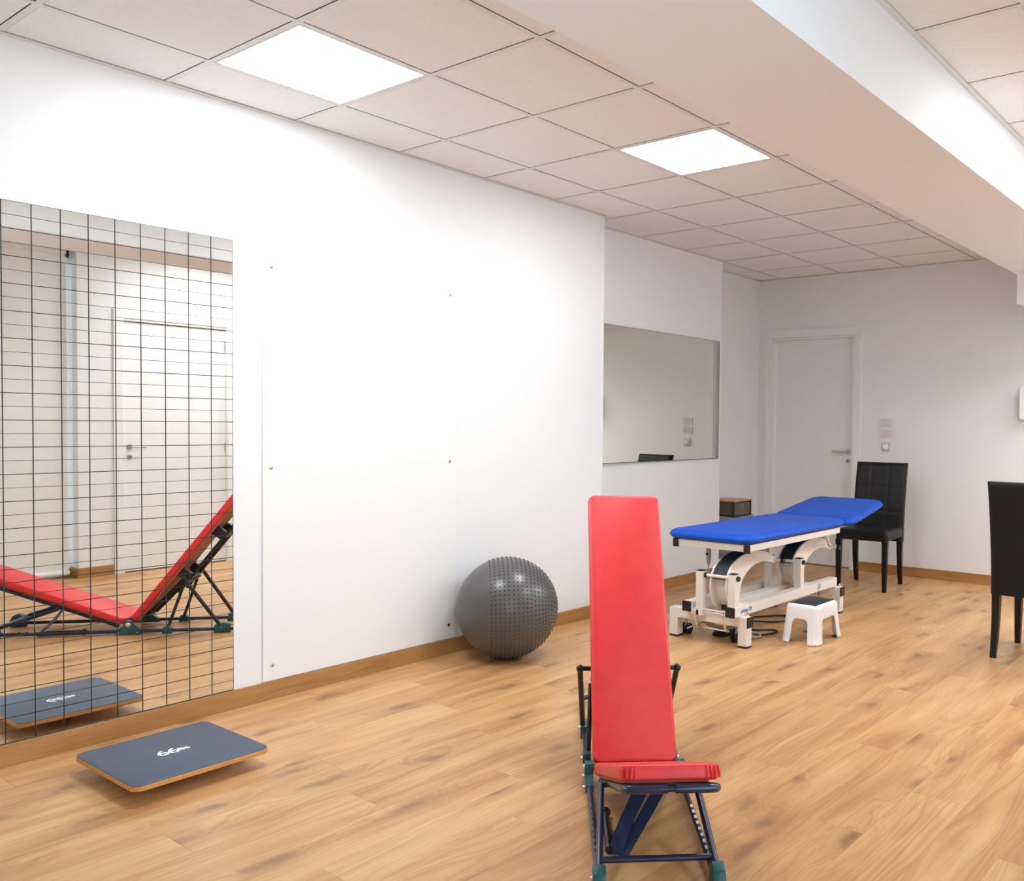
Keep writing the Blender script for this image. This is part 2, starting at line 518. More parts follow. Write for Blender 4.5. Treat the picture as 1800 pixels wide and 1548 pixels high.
# the left field follows the stepped wall
def yhi_at(x): return YW1 if x < X1 else (YW2 if x < X2 else YW3)
tiles += list(ceiling_field(LX, LY, XR, XB, BY1, YW3, left_lights, yhi_at))
tiles += list(ceiling_field(RXs, RYs, XR, XB, YR, BY0, right_lights))
tile_cache = {}
for (a, c, b, d) in tiles:
    if b-a < 0.02 or d-c < 0.02: continue
    k = (round(b-a, 3), round(d-c, 3))
    if k not in tile_cache:
        o = MB().box((0, 0, 0), (b-a, d-c, 0.016), 0.001, 1).build('ceiling_tile', MT['tile'], ceil)
        tile_cache[k] = o
    else:
        o = copy_part(tile_cache[k], ceil)
    o.location = (a, c, ZC+0.0005)
def bar(a, b, dz=0.0):
    return MB().box((a[0], a[1], ZC-0.002+dz), (b[0], b[1], ZC-0.0005+dz), 0.0).build('grid_bar', MT['tee'], ceil)
for x in LX:
    if XR+0.02 < x < XB-0.02: bar((x-0.012, BY1), (x+0.012, yhi_at(x)), 0.0004)
for y in LY:
    x0 = XR if y < YW1 else (X1 if y < YW2 else X2)
    if BY1+0.02 < y < YW3-0.02: bar((x0, y-0.012), (XB, y+0.012))
for x in RXs:
    if XR+0.02 < x < XB-0.02: bar((x-0.012, YR), (x+0.012, BY0), 0.0004)
for y in RYs:
    if YR+0.02 < y < BY0-0.02: bar((XR, y-0.012), (XB, y+0.012))
# wall angles under the ceiling edge
AN = 0.022
struct('trim_3', [((XR, YW1-AN, ZC-0.006), (X1, YW1, ZC-0.0025)), ((X1, YW2-AN, ZC-0.006), (X2, YW2, ZC-0.0025)),
                  ((X2, YW3-AN, ZC-0.006), (XB, YW3, ZC-0.0025)), ((XB-AN, BY1, ZC-0.006), (XB, YW3, ZC-0.0025))], MT['tee'])
struct('trim_4', [((XR, BY0-AN, ZC-0.006), (XB, BY0, ZC-0.0025)), ((XB-AN, YR, ZC-0.006), (XB, BY0, ZC-0.0025))], MT['tee'])

# lamps: square LED panels set into the grid
led_labels = ['large square LED panel in the ceiling near the gridded mirror, closest to the left wall',
              'smaller-looking LED panel in the ceiling beside the beam, further back in the room',
              'LED panel behind the viewer in the left half of the ceiling, third tile row',
              'LED panel behind the viewer in the left half of the ceiling, along the wall']
def ceiling_light(x, y, label):
    t = thing('ceiling_light', label, 'ceiling light', (x, y, ZC), 0, 'LED ceiling panels')
    s = 0.286
    f = MB()
    for a, b in (((-s, -s), (s, -s+0.008)), ((-s, s-0.008), (s, s)), ((-s, -s+0.008), (-s+0.008, s-0.008)), ((s-0.008, -s+0.008), (s, s-0.008))):
        f.box((a[0], a[1], -0.002), (b[0], b[1], 0.022))
    f.build('frame', MT['white_trim'], t, local=True)
    MB().box((-s+0.008, -s+0.008, 0.0), (s-0.008, s-0.008, 0.008)).build('diffuser', MT['led'], t, local=True)
    MB().box((-s, -s, 0.0225), (s, s, 0.032)).build('housing', MT['white_trim'], t, local=True)  # opaque lid added so the diffuser does not light up the plenum
    return t
for (x, y), lb in zip(left_lights, led_labels): ceiling_light(x, y, lb)
for n, (x, y) in enumerate(right_lights):
    ceiling_light(x, y, ['frontmost LED panel in the right hand ceiling strip beside the beam',
                         'rearmost LED panel in the right hand ceiling strip, next to the back wall',
                         'middle LED panel of the three in the right hand ceiling strip'][n])

# skirting boards
SK = 0.084
struct('baseboard_left', [((XR, YW1-0.013, 0), (X1+0.012, YW1, SK))], MT['skirting'], 0.002)
struct('baseboard_recess', [((X1+0.001, YW2-0.013, 0), (X2+0.012, YW2, SK))], MT['skirting'], 0.002)
struct('baseboard_alcove', [((X2+0.001, YW3-0.013, 0), (XB, YW3, SK))], MT['skirting'], 0.002)
struct('baseboard_back', [((XB-0.013, YR, 0), (XB, 3.262, SK))], MT['skirting_y'], 0.002)
struct('baseboard_right', [((WX1, YR, 0), (3.345, YR+0.013, SK)), ((WX1-0.013, YR-0.15, 0), (WX1, YR+0.013, SK)), ((4.42, YR, 0), (XB, YR+0.013, SK))], MT['skirting'], 0.002)

# back door
d1 = MB().box((XB+0.045, DY0+0.004, 0.008), (XB+0.085, DY1-0.004, DZ-0.004), 0.003).build('door_1', MT['door'], None, kind='structure')
fr = MB()
for a, b in (((XB-0.018, DY0-0.085, 0), (XB+0.001, DY0-0.012, DZ+0.012)), ((XB-0.018, DY1+0.012, 0), (XB+0.001, DY1+0.085, DZ+0.012)),
             ((XB-0.018, DY0-0.085, DZ+0.0135), (XB+0.001, DY1+0.085, DZ+0.087)),
             ((XB-0.008, DY0-0.012, 0), (XB+0.12, DY0+0.006, DZ+0.012)), ((XB-0.008, DY1-0.006, 0), (XB+0.12, DY1+0.012, DZ+0.012)),
             ((XB-0.008, DY0+0.006, DZ-0.006), (XB+0.12, DY1-0.006, DZ+0.012))):
    fr.box(a, b, 0.002)
fr.build('door_frame', MT['white_trim'], d1)
def lever(parent, p, along, out, zlen=0.115):
    """rosette, neck and lever handle; along / out are unit vectors"""
    p, along, out = Vector(p), Vector(along), Vector(out)
    m = MB().tube([p, p+out*0.008], 0.024, 16).tube([p+out*0.008, p+out*0.045], 0.009, 10)
    m.tube([p+out*0.045, p+out*0.05+along*0.02, p+out*0.05+along*zlen], 0.0085, 10)
    h = m.build('door_handle', MT['steel'], parent)
    q = p - Vector((0, 0, 0.085))
    MB().tube([q, q+out*0.007], 0.022, 16).build('key_rosette', MT['steel'], parent)
    MB().tube([q+out*0.007, q+out*0.008], 0.006, 8).build('keyhole', MT['black'], parent)
    return h
lever(d1, (XB+0.045, DY0+0.055, 1.075), (0, 1, 0), (-1, 0, 0), 0.135)

# door in the right wall, seen only in the mirror
d2 = MB().box((RX0+0.004, YR-0.06, 0.008), (RX1-0.004, YR-0.02, 2.131), 0.003).build('door_2', MT['door'], None, kind='structure')
fr = MB()
for a, b in (((RX0-0.08, YR-0.001, 0), (RX0-0.004, YR+0.016, 2.145)), ((RX1+0.004, YR-0.001, 0), (RX1+0.08, YR+0.016, 2.145)),
             ((RX0-0.08, YR-0.001, 2.147), (RX1+0.08, YR+0.016, 2.22)),
             ((RX0-0.006, YR-0.14, 0), (RX0+0.004, YR+0.006, 2.14)), ((RX1-0.004, YR-0.14, 0), (RX1+0.006, YR+0.006, 2.14)),
             ((RX0, YR-0.14, 2.128), (RX1, YR+0.006, 2.14))):
    fr.box(a, b, 0.002)
fr.build('door_frame', MT['white_trim'], d2)
lever(d2, (RX0+0.055, YR-0.02, 1.065), (1, 0, 0), (0, 1, 0))
for z in (0.35, 1.05, 1.98):
    MB().tube([(RX1-0.006, YR-0.012, z-0.045), (RX1-0.006, YR-0.012, z+0.045)], 0.008, 8).build('hinge', MT['steel'], d2)

# window in the right wall behind the roller blind (daylight side of the room)
wn = MB()
for x in (WX0, WX0+1.14, WX0+2.28, WX1-0.06):
    wn.box((x, YR-0.2, 0), (x+0.06, YR-0.14, WZ1), 0.003)
wn.box((WX0, YR-0.2, 0), (WX1, YR-0.14, 0.07), 0.003).box((WX0, YR-0.2, WZ1-0.06), (WX1, YR-0.14, WZ1), 0.003)
win = wn.build('window_1', MT['white_trim'], None, kind='structure')
for x in (WX0+0.06, WX0+1.20, WX0+2.34):
    B('pane', (x, YR-0.175, 0.07), (x+1.08 if x < 1.9 else WX1-0.06, YR-0.169, WZ1-0.06), MT['glass'], win)
rb = thing('roller_blind', 'white roller blind hanging to the floor in the window, seen in the gridded mirror', 'blind', (2.6, YR-0.09, 0))
B('blind_fabric', (2.2, YR-0.093, 0.05), (3.035, YR-0.09, 2.64), MT['blind'], rb)
MB().tube([(2.2, YR-0.09, 0.045), (3.04, YR-0.09, 0.045)], 0.024, 12).build('bottom_rail', MT['white_trim'], rb)
MB().tube([(2.2, YR-0.09, 2.637), (3.03, YR-0.09, 2.637)], 0.022, 12).build('roller', MT['white_trim'], rb)
MB().box((3.03, YR-0.110, 2.605), (3.052, YR-0.070, 2.658), 0.004).build('bracket', MT['black'], rb)

# access cover on the back wall
ac = thing('access_cover', 'small square cover plate painted white, high on the back wall by the beam', 'cover plate', (XB, 2.82, 2.27))
MB().box((XB-0.006, 2.744, 2.265), (XB, 2.897, 2.472), 0.002).build('plate', MT['wall'], ac)
MB().tube([(XB-0.006, 2.882, 2.28), (XB-0.008, 2.882, 2.28)], 0.004, 8).build('screw', MT['steel'], ac)

# ------------------------------------------------------------------ gridded wall mirror
MX0, MX1, MZ0, MZ1, MYF = 1.121, 2.121, 0.086, 2.100, YW1-0.006
mr = thing('wall_mirror', 'tall wall mirror ruled with a black posture grid, left of the white panel', 'mirror', (1.62, YW1, MZ0))
B('mirror_glass', (MX0, MYF, MZ0), (MX1, YW1, MZ1), MT['mirror'], mr, smooth=False)
rim = MB()
for a, b in (((MX0-0.001, MYF-0.0002, MZ0), (MX0+0.0015, YW1, MZ1)), ((MX1-0.0012, MYF-0.0004, MZ0), (MX1+0.001, YW1, MZ1)),
             ((MX0, MYF-0.0004, MZ1-0.0008), (MX1, YW1, MZ1+0.001)), ((MX0, MYF-0.001, MZ0-0.002), (MX1, YW1, MZ0+0.003))):
    rim.box(a, b)
rim.build('edge', MT['glass_edge'], mr, smooth=False)
for k in range(1, 10):
    x = MX1 - 0.0985*k
    B('grid_line', (x-0.0019, MYF-0.0006, MZ0), (x+0.0019, MYF, MZ1), MT['line'], mr, smooth=False)
k = 1
while MZ1-0.0505*k > MZ0:
    z = MZ1-0.0505*k
    hw = 0.0015 if k % 2 == 0 else 0.0009
    B('grid_line', (MX0, MYF-0.0006, z-hw), (MX1, MYF, z+hw), MT['line'], mr, smooth=False)
    k += 1

# white screwed-on panel
pn = thing('wall_panel', 'tall white panel screwed flat to the wall between the gridded mirror and the ball', 'panel', (2.85, YW1, 0.088))
B('board', (2.264, YW1-0.008, 0.088), (3.431, YW1, 2.088), MT['panel'], pn, 0.0012)
for x, z in ((2.306, 2.010), (3.384, 2.012), (2.304, 1.082), (3.385, 1.086), (2.310, 0.160)):
    MB().tube([(x, YW1-0.008, z), (x, YW1-0.0115, z), (x, YW1-0.013, z)], [0.0085, 0.0085, 0.006], 14).build('screw', MT['steel'], pn)
MB().tube([(3.386, YW1-0.008, 0.163), (3.386, YW1-0.0088, 0.163)], 0.0085, 14).build('screw_hole', MT['black'], pn, label='empty black screw hole')

# second mirror on the recessed wall
m2 = thing('wall_mirror', 'wide plain mirror on the recessed wall behind the blue treatment table', 'mirror', (5.7, YW2, 1.02))
def m2y(x): return YW2-0.006-0.020*(6.585-x)/1.825     # hung a touch out of parallel with the wall
MB().prism([(4.76, m2y(4.76)), (6.585, m2y(6.585)), (6.585, YW2), (4.76, YW2)], lambda a_, b_, h: (a_, b_, h), 1.022, 2.018).build('mirror_glass', MT['mirror2'], m2, smooth=False)
for z0, z1 in ((2.0175, 2.0195), (1.019, 1.0225)):
    MB().prism([(4.76, m2y(4.76)-0.0006), (6.585, m2y(6.585)-0.0006), (6.585, YW2), (4.76, YW2)], lambda a_, b_, h: (a_, b_, h), z0, z1).build('edge', MT['glass_edge'], m2, smooth=False)
B('edge', (6.584, YW2-0.0068, 1.02), (6.587, YW2, 2.018), MT['glass_edge'], m2, smooth=False)

# ------------------------------------------------------------------ balance board
bb = thing('balance_board', 'square wooden balance board with slate top tilting over the floor by the mirror', 'balance board', (1.61, 3.345, 0))
lf = lambda a, b, c: (a, b, c)
MB().pad(0.495, 0.485, 0.035, [(0.0012, 0.050), (0, 0.0515), (0, 0.066), (0.001, 0.0672)]).build('board', MT['edge'], bb, local=True)
MB().pad(0.493, 0.483, 0.034, [(0, 0.0672), (0, 0.0695), (0.001, 0.0702)]).build('grip_top', MT['slate'], bb, local=True)
dome = MB()
prev = []
rk = [(0.085, 0.0500), (0.085, 0.042), (0.075, 0.026), (0.055, 0.012), (0.03, 0.003), (0.006, 0.0)]
rings = [[dome.bm.verts.new((r*math.cos(2*PI*q/24), r*math.sin(2*PI*q/24), z)) for q in range(24)] for r, z in rk]
for A, Bq in zip(rings, rings[1:]):
    for q in range(24): dome.bm.faces.new((A[q], A[(q+1) % 24], Bq[(q+1) % 24], Bq[q]))
dome.bm.faces.new(rings[0]); dome.bm.faces.new(rings[-1])
dome.build('rocker_dome', MT['black'], bb, local=True)
text_part('logo', '66', 0.076, Matrix.Translation((-0.020, 0.0, 0.0703)) @ Matrix.Scale(1.15, 4, (1, 0, 0)), MT['print'], bb, bold=0.0006, spacing=0.88)
text_part('logo', 'fit', 0.038, Matrix.Translation((0.034, -0.004, 0.0703)) @ Matrix.Scale(1.35, 4, (1, 0, 0)), MT['print'], bb, bold=0.0014)

# ------------------------------------------------------------------ exercise ball
BC = Vector((3.542, 3.543, 0.279)); BR = 0.279
eb = MB().sphere((0, 0, BR), BR, 64, 40).build('exercise_ball', MT['ball'], None, origin=None)
eb.location = (BC.x, BC.y, 0.0)
tag(eb, 'large graphite exercise ball studded on one side, resting on the floor by the wall', 'exercise ball')
ax = Vector((0.74, -0.67, 0.0)).normalized()
ax = (ax + Vector((0, 0, 0.02))).normalized()
e1 = Vector((0, 0, 1)); e1 = (e1 - ax*e1.dot(ax)).normalized(); e2 = ax.cross(e1)
nb = bmesh.new()
lat = -20.0
while lat < 86:
    cl, sl = math.cos(math.radians(lat)), math.sin(math.radians(lat))
    n = max(6, int(round(72*cl)))
    if lat < 52: n = 72 if lat < 30 else 60
    for q in range(n):
        a = 2*PI*q/n
        nn = ax*sl + (e1*math.cos(a) + e2*math.sin(a))*cl
        c = Vector((0, 0, BR)) + nn*(BR-0.0004)
        t1 = nn.cross(ax).normalized(); t2 = nn.cross(t1)
        rr = 0.0042
        b0 = [nb.verts.new(c + (t1*math.cos(PI/3*k) + t2*math.sin(PI/3*k))*rr) for k in range(6)]
        b1 = [nb.verts.new(c + nn*0.0032 + (t1*math.cos(PI/3*k) + t2*math.sin(PI/3*k))*rr*0.6) for k in range(6)]
        for k in range(6): nb.faces.new((b0[k], b0[(k+1) % 6], b1[(k+1) % 6], b1[k]))
        nb.faces.new(b1)
    lat += 5.0
bmesh.ops.recalc_face_normals(nb, faces=nb.faces)
me = bpy.data.meshes.new('massage_nubs'); nb.to_mesh(me); nb.free(); me.materials.append(MT['nub'])
nubs = bpy.data.objects.new('massage_nubs', me); COL.objects.link(nubs); nubs.parent = eb; nubs['kind'] = 'stuff'

# ------------------------------------------------------------------ red stretching bench (local frame: u away from camera, v left, z up)
bn = thing('stretching_bench', 'red padded stretching bench with navy tube frame, alone in the middle of the floor', 'exercise bench', (2.571, 1.92, 0), math.radians(42.1))
LB = dict(local=True)
TH = math.radians(52.1)
bd = Vector((math.cos(TH), 0, math.sin(TH)))           # along the backrest
bnrm = Vector((-math.sin(TH), 0, math.cos(TH)))        # out of its front face
b0 = Vector((-0.009, 0, 0.089))
def bp(s, v, d): return b0 + bd*s + Vector((0, v, 0)) + bnrm*d
BL, BWD = 1.149, 0.306
MB().pad(BWD, BL, 0.030, [(0.010, -0.042), (0.002, -0.036), (0, -0.028), (0, -0.012), (0.003, -0.004), (0.010, 0.0)],
         lambda a, b, c: bp(b+BL/2, a, c), 6).build('backrest', MT['red'], bn, **LB)
MB().pad(BWD-0.02, BL-0.03, 0.02, [(0, -0.052), (0, -0.042)], lambda a, b, c: bp(b+BL/2, a, c), 4).build('backrest_board', MT['plywood'], bn, **LB)
SA = math.radians(20.4)
sd = Vector((-math.cos(SA), 0, math.sin(SA)))
snr = Vector((math.sin(SA), 0, math.cos(SA)))
s0 = Vector((-0.022, 0, 0.093))
def sp(s, v, d): return s0 + sd*s + Vector((0, v*(1-0.12*s/0.885) - 0.017*s/0.885, 0)) + snr*d
SLN, SWD = 0.885, 0.306
MB().pad(SWD, SLN, 0.045, [(0.010, -0.042), (0.002, -0.036), (0, -0.028), (0, -0.013), (0.003, -0.004), (0.010, 0.0)],
         lambda a, b, c: sp(b+SLN/2, a, c), 6).build('seat', MT['red'], bn, **LB)
MB().pad(SWD-0.03, SLN-0.14, 0.03, [(0, -0.049), (0, -0.041)], lambda a, b, c: sp(b+SLN/2-0.03, a, c), 4).build('seat_board', MT['plywood'], bn, **LB)
# pleats where the cover is gathered at the near corners
for sg in (1, -1):
    pl = MB()
    for k in range(4):
        v = sg*(0.148 - 0.013*k)
        s_ = SLN - (0.016 if k == 0 else (0.006 if k == 1 else 0.001))
        pl.tube([sp(s_, v, -0.036), sp(s_+0.003, v, -0.022), sp(s_-0.001, v-sg*0.003, -0.006)], [0.003, 0.0042, 0.002], 6)
    pl.build('cover_pleats', MT['red'], bn, **LB)['kind'] = 'stuff'
# seat frame
RT = 0.0115
for sg in (1, -1):
    MB().tube([sp(0.03, sg*0.125, -0.060), sp(SLN-0.05, sg*0.135, -0.062)], RT, 10).build('seat_tube', MT['navy'], bn, **LB)
    e = 0.014 if sg > 0 else 0.010
    MB().tube([sp(SLN-0.055, sg*0.136, -0.062), sp(SLN-0.02, sg*0.138, -0.062), sp(SLN-0.003, sg*0.125, -0.062), sp(SLN, sg*0.105, -0.062), sp(SLN, sg*e, -0.062)], 0.0125, 12).build('seat_end_tube', MT['navy'], bn, **LB)
MB().tube([sp(SLN, 0.014, -0.062), sp(SLN, -0.010, -0.062)], 0.009, 10).build('tube_joint', MT['black_tube'], bn, **LB)
# base rails, joined by a bent tube at the rear end
RV, RZ = 0.166, 0.022
for sg in (1, -1):
    MB().tube([(-0.76, sg*RV, RZ), (0.30, sg*RV, RZ), (0.86, sg*RV, RZ)], 0.0105, 10).build('base_rail', MT['navy'], bn, **LB)
loop = [(0.85, RV, RZ), (0.93, RV, RZ), (0.965, RV-0.008, RZ), (0.985, RV-0.03, RZ), (0.985, -RV+0.03, RZ), (0.965, -RV+0.008, RZ), (0.93, -RV, RZ), (0.85, -RV, RZ)]
MB().tube(loop, 0.0115, 10).build('end_loop', MT['navy'], bn, **LB)
# ratchet notches along the rails; right-hand ones in steel to paint in their highlights
for sg in (1, -1):
    for rng in ((-0.60, -0.25), (0.56, 0.82)):
        u = rng[0]
        m = MB()
        while u < rng[1]:
            m.obox((u, sg*RV, RZ+0.0105), (0.9, 0, 0.44), (0, 1, 0), (-0.44, 0, 0.9), 0.006, 0.0045, 0.002)
            u += 0.042
        m.build('ratchet_notches', MT['steel'] if sg < 0 else MT['black_tube'], bn, **LB)['kind'] = 'stuff'
# teal brackets
def bracket(u, v, pts, w):
    m = MB().prism(pts, lambda a, b, h: (u+a, v+h, b), -w/2, w/2)
    es = list(m.bm.edges)
    bmesh.ops.bevel(m.bm, geom=es, offset=0.003, segments=2, profile=0.5, affect='EDGES')
    return m.build('bracket', MT['teal'], bn, **LB)
for sg in (1, -1):
    bracket(0.0, sg*RV, [(-0.075, 0.006), (0.075, 0.006), (0.070, 0.030), (0.025, 0.055), (0.018, 0.088), (-0.018, 0.088), (-0.028, 0.052), (-0.07, 0.030)], 0.030)
    bracket(-0.745, sg*RV, [(-0.045, 0.0), (0.045, 0.0), (0.048, 0.03), (0.032, 0.068), (0.0, 0.082), (-0.03, 0.068), (-0.048, 0.03)], 0.036)
    bracket(0.525, sg*RV, [(-0.045, 0.002), (0.05, 0.002), (0.05, 0.055), (0.01, 0.062), (-0.04, 0.05)], 0.032)
    bracket(0.215, sg*RV, [(-0.028, 0.004), (0.028, 0.004), (0.026, 0.036), (0.008, 0.052), (-0.02, 0.045)], 0.030)
    for u, z, r in ((0.0, 0.066, 0.015), (-0.05, 0.018, 0.006), (0.05, 0.018, 0.006), (-0.745, 0.045, 0.008), (0.525, 0.035, 0.007), (0.215, 0.022, 0.006)):
        MB().tube([(u, sg*(RV+0.014), z), (u, sg*(RV+0.021), z), (u, sg*(RV+0.025), z)], [r, r, r*0.55], 12).build('bolt', MT['chrome'], bn, **LB)
# hinge tube across, and the two stubs that carry the backrest
MB().tube([(0.0, -RV, 0.068), (0.0, RV, 0.068)], 0.011, 10).build('hinge_tube', MT['navy'], bn, **LB)
for v in (0.085, -0.085):
    MB().tube([(0.0, v, 0.068), bp(0.05, v, -0.062)], 0.011, 10).build('backrest_stub', MT['navy'], bn, **LB)
# seat props with their cross tube
pt = {}
for sg in (1, -1):
    a = Vector((-0.745, sg*RV, 0.05)); b = sp(0.375, sg*0.160, -0.064)
    MB().tube([a, b], 0.0115, 10).build('seat_prop', MT['navy'], bn, **LB)
    pt[sg] = a.lerp(b, 0.16)
MB().tube([pt[1], pt[-1]], 0.0095, 10).build('cross_tube', MT['navy'], bn, **LB)
MB().tube([sp(0.375, 0.162, -0.064), sp(0.375, -0.162, -0.064)], 0.008, 10).build('prop_axle', MT['navy'], bn, **LB)
# backrest struts and frame
for sg in (1, -1):
    top = Vector((0.315, sg*0.192, 0.340)); low = Vector((0.520, sg*0.172, 0.040))
    MB().tube([top, low], 0.0115, 10).build('backrest_strut', MT['black_tube'], bn, **LB)
    MB().tube([top + Vector((0, sg*0.008, 0)), top - Vector((0, sg*0.06, 0))], 0.0095, 10).build('strut_pivot', MT['black_tube'], bn, **LB)
    MB().sphere(tuple(top), 0.0155, 14, 10).build('strut_knob', MT['black_tube'], bn, **LB)
    MB().tube([(0.300, sg*0.150, 0.285), (0.216, sg*0.160, 0.035)], 0.0095, 10).build('rear_leg', MT['black_tube'], bn, **LB)
    MB().tube([bp(0.05, sg*0.10, -0.064), bp(0.40, sg*0.09, -0.098)], 0.0115, 10).build('backrest_tube', MT['black_tube'], bn, **LB)
    MB().tube([bp(0.28, sg*0.085, -0.118), bp(1.0, sg*0.085, -0.118)], 0.0105, 10).build('adjuster_tube', MT['black_tube'], bn, **LB)
for s_, v_ in ((0.40, 0.125), (0.72, 0.115)):
    MB().tube([bp(s_, v_, -0.118), bp(s_, -v_, -0.118)], 0.014, 10).build('clamp_bar', MT['black_tube'], bn, **LB)
    for sg in (1, -1):
        MB().obox(bp(s_, sg*(v_-0.01), -0.082), bd, (0, 1, 0), bnrm, 0.030, 0.014, 0.036, 0.003).build('clamp', MT['black_tube'], bn, **LB)
MB().tube([(0.315, 0.15, 0.300), (0.315, -0.15, 0.300)], 0.009, 10).build('strut_axle', MT['black_tube'], bn, **LB)
# strap hanging from the seat to the floor
def bez(p, n=14):
    p = [Vector(q) for q in p]
    out = []
    for i in range(n+1):
        t = i/n
        out.append(((1-t)**3)*p[0] + 3*t*(1-t)**2*p[1] + 3*t*t*(1-t)*p[2] + t**3*p[3])
    return out
MB().ribbon(bez([(-0.40, -0.005, 0.195), (-0.42, 0.035, 0.12), (-0.47, 0.085, 0.06), (-0.525, 0.105, 0.006)]), (0.011, 0.019, 0.004), 0.003).build('strap', MT['strap'], bn, **LB)
MB().ribbon(bez([(-0.42, -0.052, 0.195), (-0.43, -0.025, 0.12), (-0.47, 0.055, 0.03), (-0.535, 0.085, 0.006)]), (0.010, 0.016, 0.003), 0.003).build('strap', MT['strap'], bn, **LB)
MB().ribbon(bez([(-0.525, 0.105, 0.006), (-0.50, 0.128, 0.004), (-0.42, 0.10, 0.012), (-0.36, 0.072, 0.012)]), (0.004, 0.014, 0.0), 0.003).build('strap', MT['strap'], bn, **LB)
MB().tube([(-0.515, 0.124, 0.012), (-0.40, 0.124, 0.018), (-0.28, 0.122, 0.018)], [0.012, 0.012, 0.011], 10).build('strap_grip', MT['black_tube'], bn, **LB)
MB().sphere((-0.262, 0.122, 0.018), 0.018, 14, 10).build('grip_knob', MT['black_tube'], bn, **LB)

# ------------------------------------------------------------------ blue treatment table
tb = thing('treatment_table', 'blue upholstered treatment table on a white metal lifting frame, before the recessed wall', 'treatment table', (5.22, 2.87, 0))
c = MT['cream']
def upholstery(cx, cy, L, W, z, rot, taper=None):
    def f(a, b, h):
        ca, sa = math.cos(rot), math.sin(rot)
        return (cx + a*ca - h*sa, cy + b, z + a*sa + h*ca)
    return MB().pad(L, W, 0.09, [(0.030, 0.0), (0.012, 0.006), (0.002, 0.016), (0, 0.026), (0.004, 0.038), (0.014, 0.048), (0.032, 0.055), (0.06, 0.058)], f, 8, taper)
upholstery(5.248, 2.893, 1.40, 0.600, 0.604, 0.0).build('main_cushion', MT['blue'], tb)
hd = lambda x, y: (x, y*(1.0 - 0.10*max(0, (x-0.0)/0.35)**1.5 if x > 0 else 1.0))
upholstery(6.255, 2.87, 0.70, 0.64, 0.650, math.radians(8.5), hd).build('head_cushion', MT['blue'], tb)
# frame under the cushions
fx0, fx1, fy0, fy1, fz0, fz1 = 4.575, 5.855, 2.615, 3.125, 0.562, 0.602
MB().box((fx0, fy0, fz0), (fx1, fy0+0.03, fz1), 0.002).box((fx0, fy1-0.03, fz0), (fx1, fy1, fz1), 0.002)\
    .box((fx0+0.001, fy0+0.03, fz0), (fx0+0.031, fy1-0.03, fz1), 0.002).box((fx1-0.03, fy0+0.03, fz0), (fx1, fy1-0.03, fz1), 0.002)\
    .box((5.1, fy0+0.03, fz0+0.01), (5.14, fy1-0.03, fz1), 0.002).build('upper_frame', c, tb)
for y in (fy0+0.005, fy1-0.005):
    MB().box((fx0-0.010, y-0.018, fz0-0.008), (fx0+0.012, y+0.018, fz1+0.004), 0.003).build('corner_cap', MT['black'], tb)
for y in (fy0+0.17, fy0+0.34):
    MB().tube([(fx0+0.002, y, 0.585), (fx0-0.001, y, 0.585)], 0.004, 8).build('screw', MT['steel'], tb)
ha = math.radians(8.5)
for y in (2.67, 3.04):
    MB().obox((6.02, y+0.015, 0.606), (math.cos(ha), 0, math.sin(ha)), (0, 1, 0), (-math.sin(ha), 0, math.cos(ha)), 0.24, 0.014, 0.014, 0.002).build('head_arm', c, tb)
# base: two long rails
R0, R1 = 4.50, 5.905
for y in (2.682, 2.985):
    MB().box((R0+0.004, y-0.03, 0.182), (R1, y+0.03, 0.242), 0.003).build('base_rail', c, tb)
    MB().box((R0-0.006, y-0.031, 0.181), (R0+0.004, y+0.031, 0.243), 0.003).build('rail_cap', MT['black'], tb)
MB().box((4.66, 2.80, 0.19), (5.62, 2.865, 0.235), 0.003).build('actuator_beam', c, tb)
MB().box((4.65, 2.798, 0.188), (4.66, 2.867, 0.237), 0.003).build('rail_cap', MT['black'], tb)
# feet: crossbars with a leg at each end
for x in (4.585, 5.875):
    m = MB()
    m.box((x-0.03, 2.602, 0.122), (x+0.03, 3.148, 0.182), 0.003)
    m.box((x-0.03, 2.602, 0.012), (x+0.03, 2.662, 0.124), 0.003).box((x-0.03, 3.088, 0.012), (x+0.03, 3.148, 0.124), 0.003)
    m.build('foot_frame', c, tb)
    for y in (2.632, 3.118):
        MB().box((x-0.029, y-0.029, 0.0), (x+0.029, y+0.029, 0.013), 0.003).build('foot_pad', MT['black'], tb)
    MB().box((x-0.031, 2.592, 0.121), (x+0.031, 2.603, 0.183), 0.003).build('bar_cap', MT['black'], tb)
    for y in (2.632, 3.035):
        MB().tube([(x+0.035, y, 0.182), (x+0.035, y, 0.20)], 0.010, 8).build('bolt', MT['chrome'], tb)
# lifting castors hung behind the near crossbar
for x in (4.665, 5.79):
    for y in (2.735, 3.095):
        MB().tube([(x, y, 0.055), (x, y, 0.21)], 0.007, 8).box((x-0.012, y-0.008, 0.02), (x+0.02, y+0.008, 0.062), 0.003).build('castor_stem', MT['grey'], tb)
        for s_ in (-1, 1):
            MB().tube([(x, y+s_*0.010, 0.034), (x, y+s_*0.027, 0.034)], 0.034, 18).build('castor_wheel', MT['black'], tb)
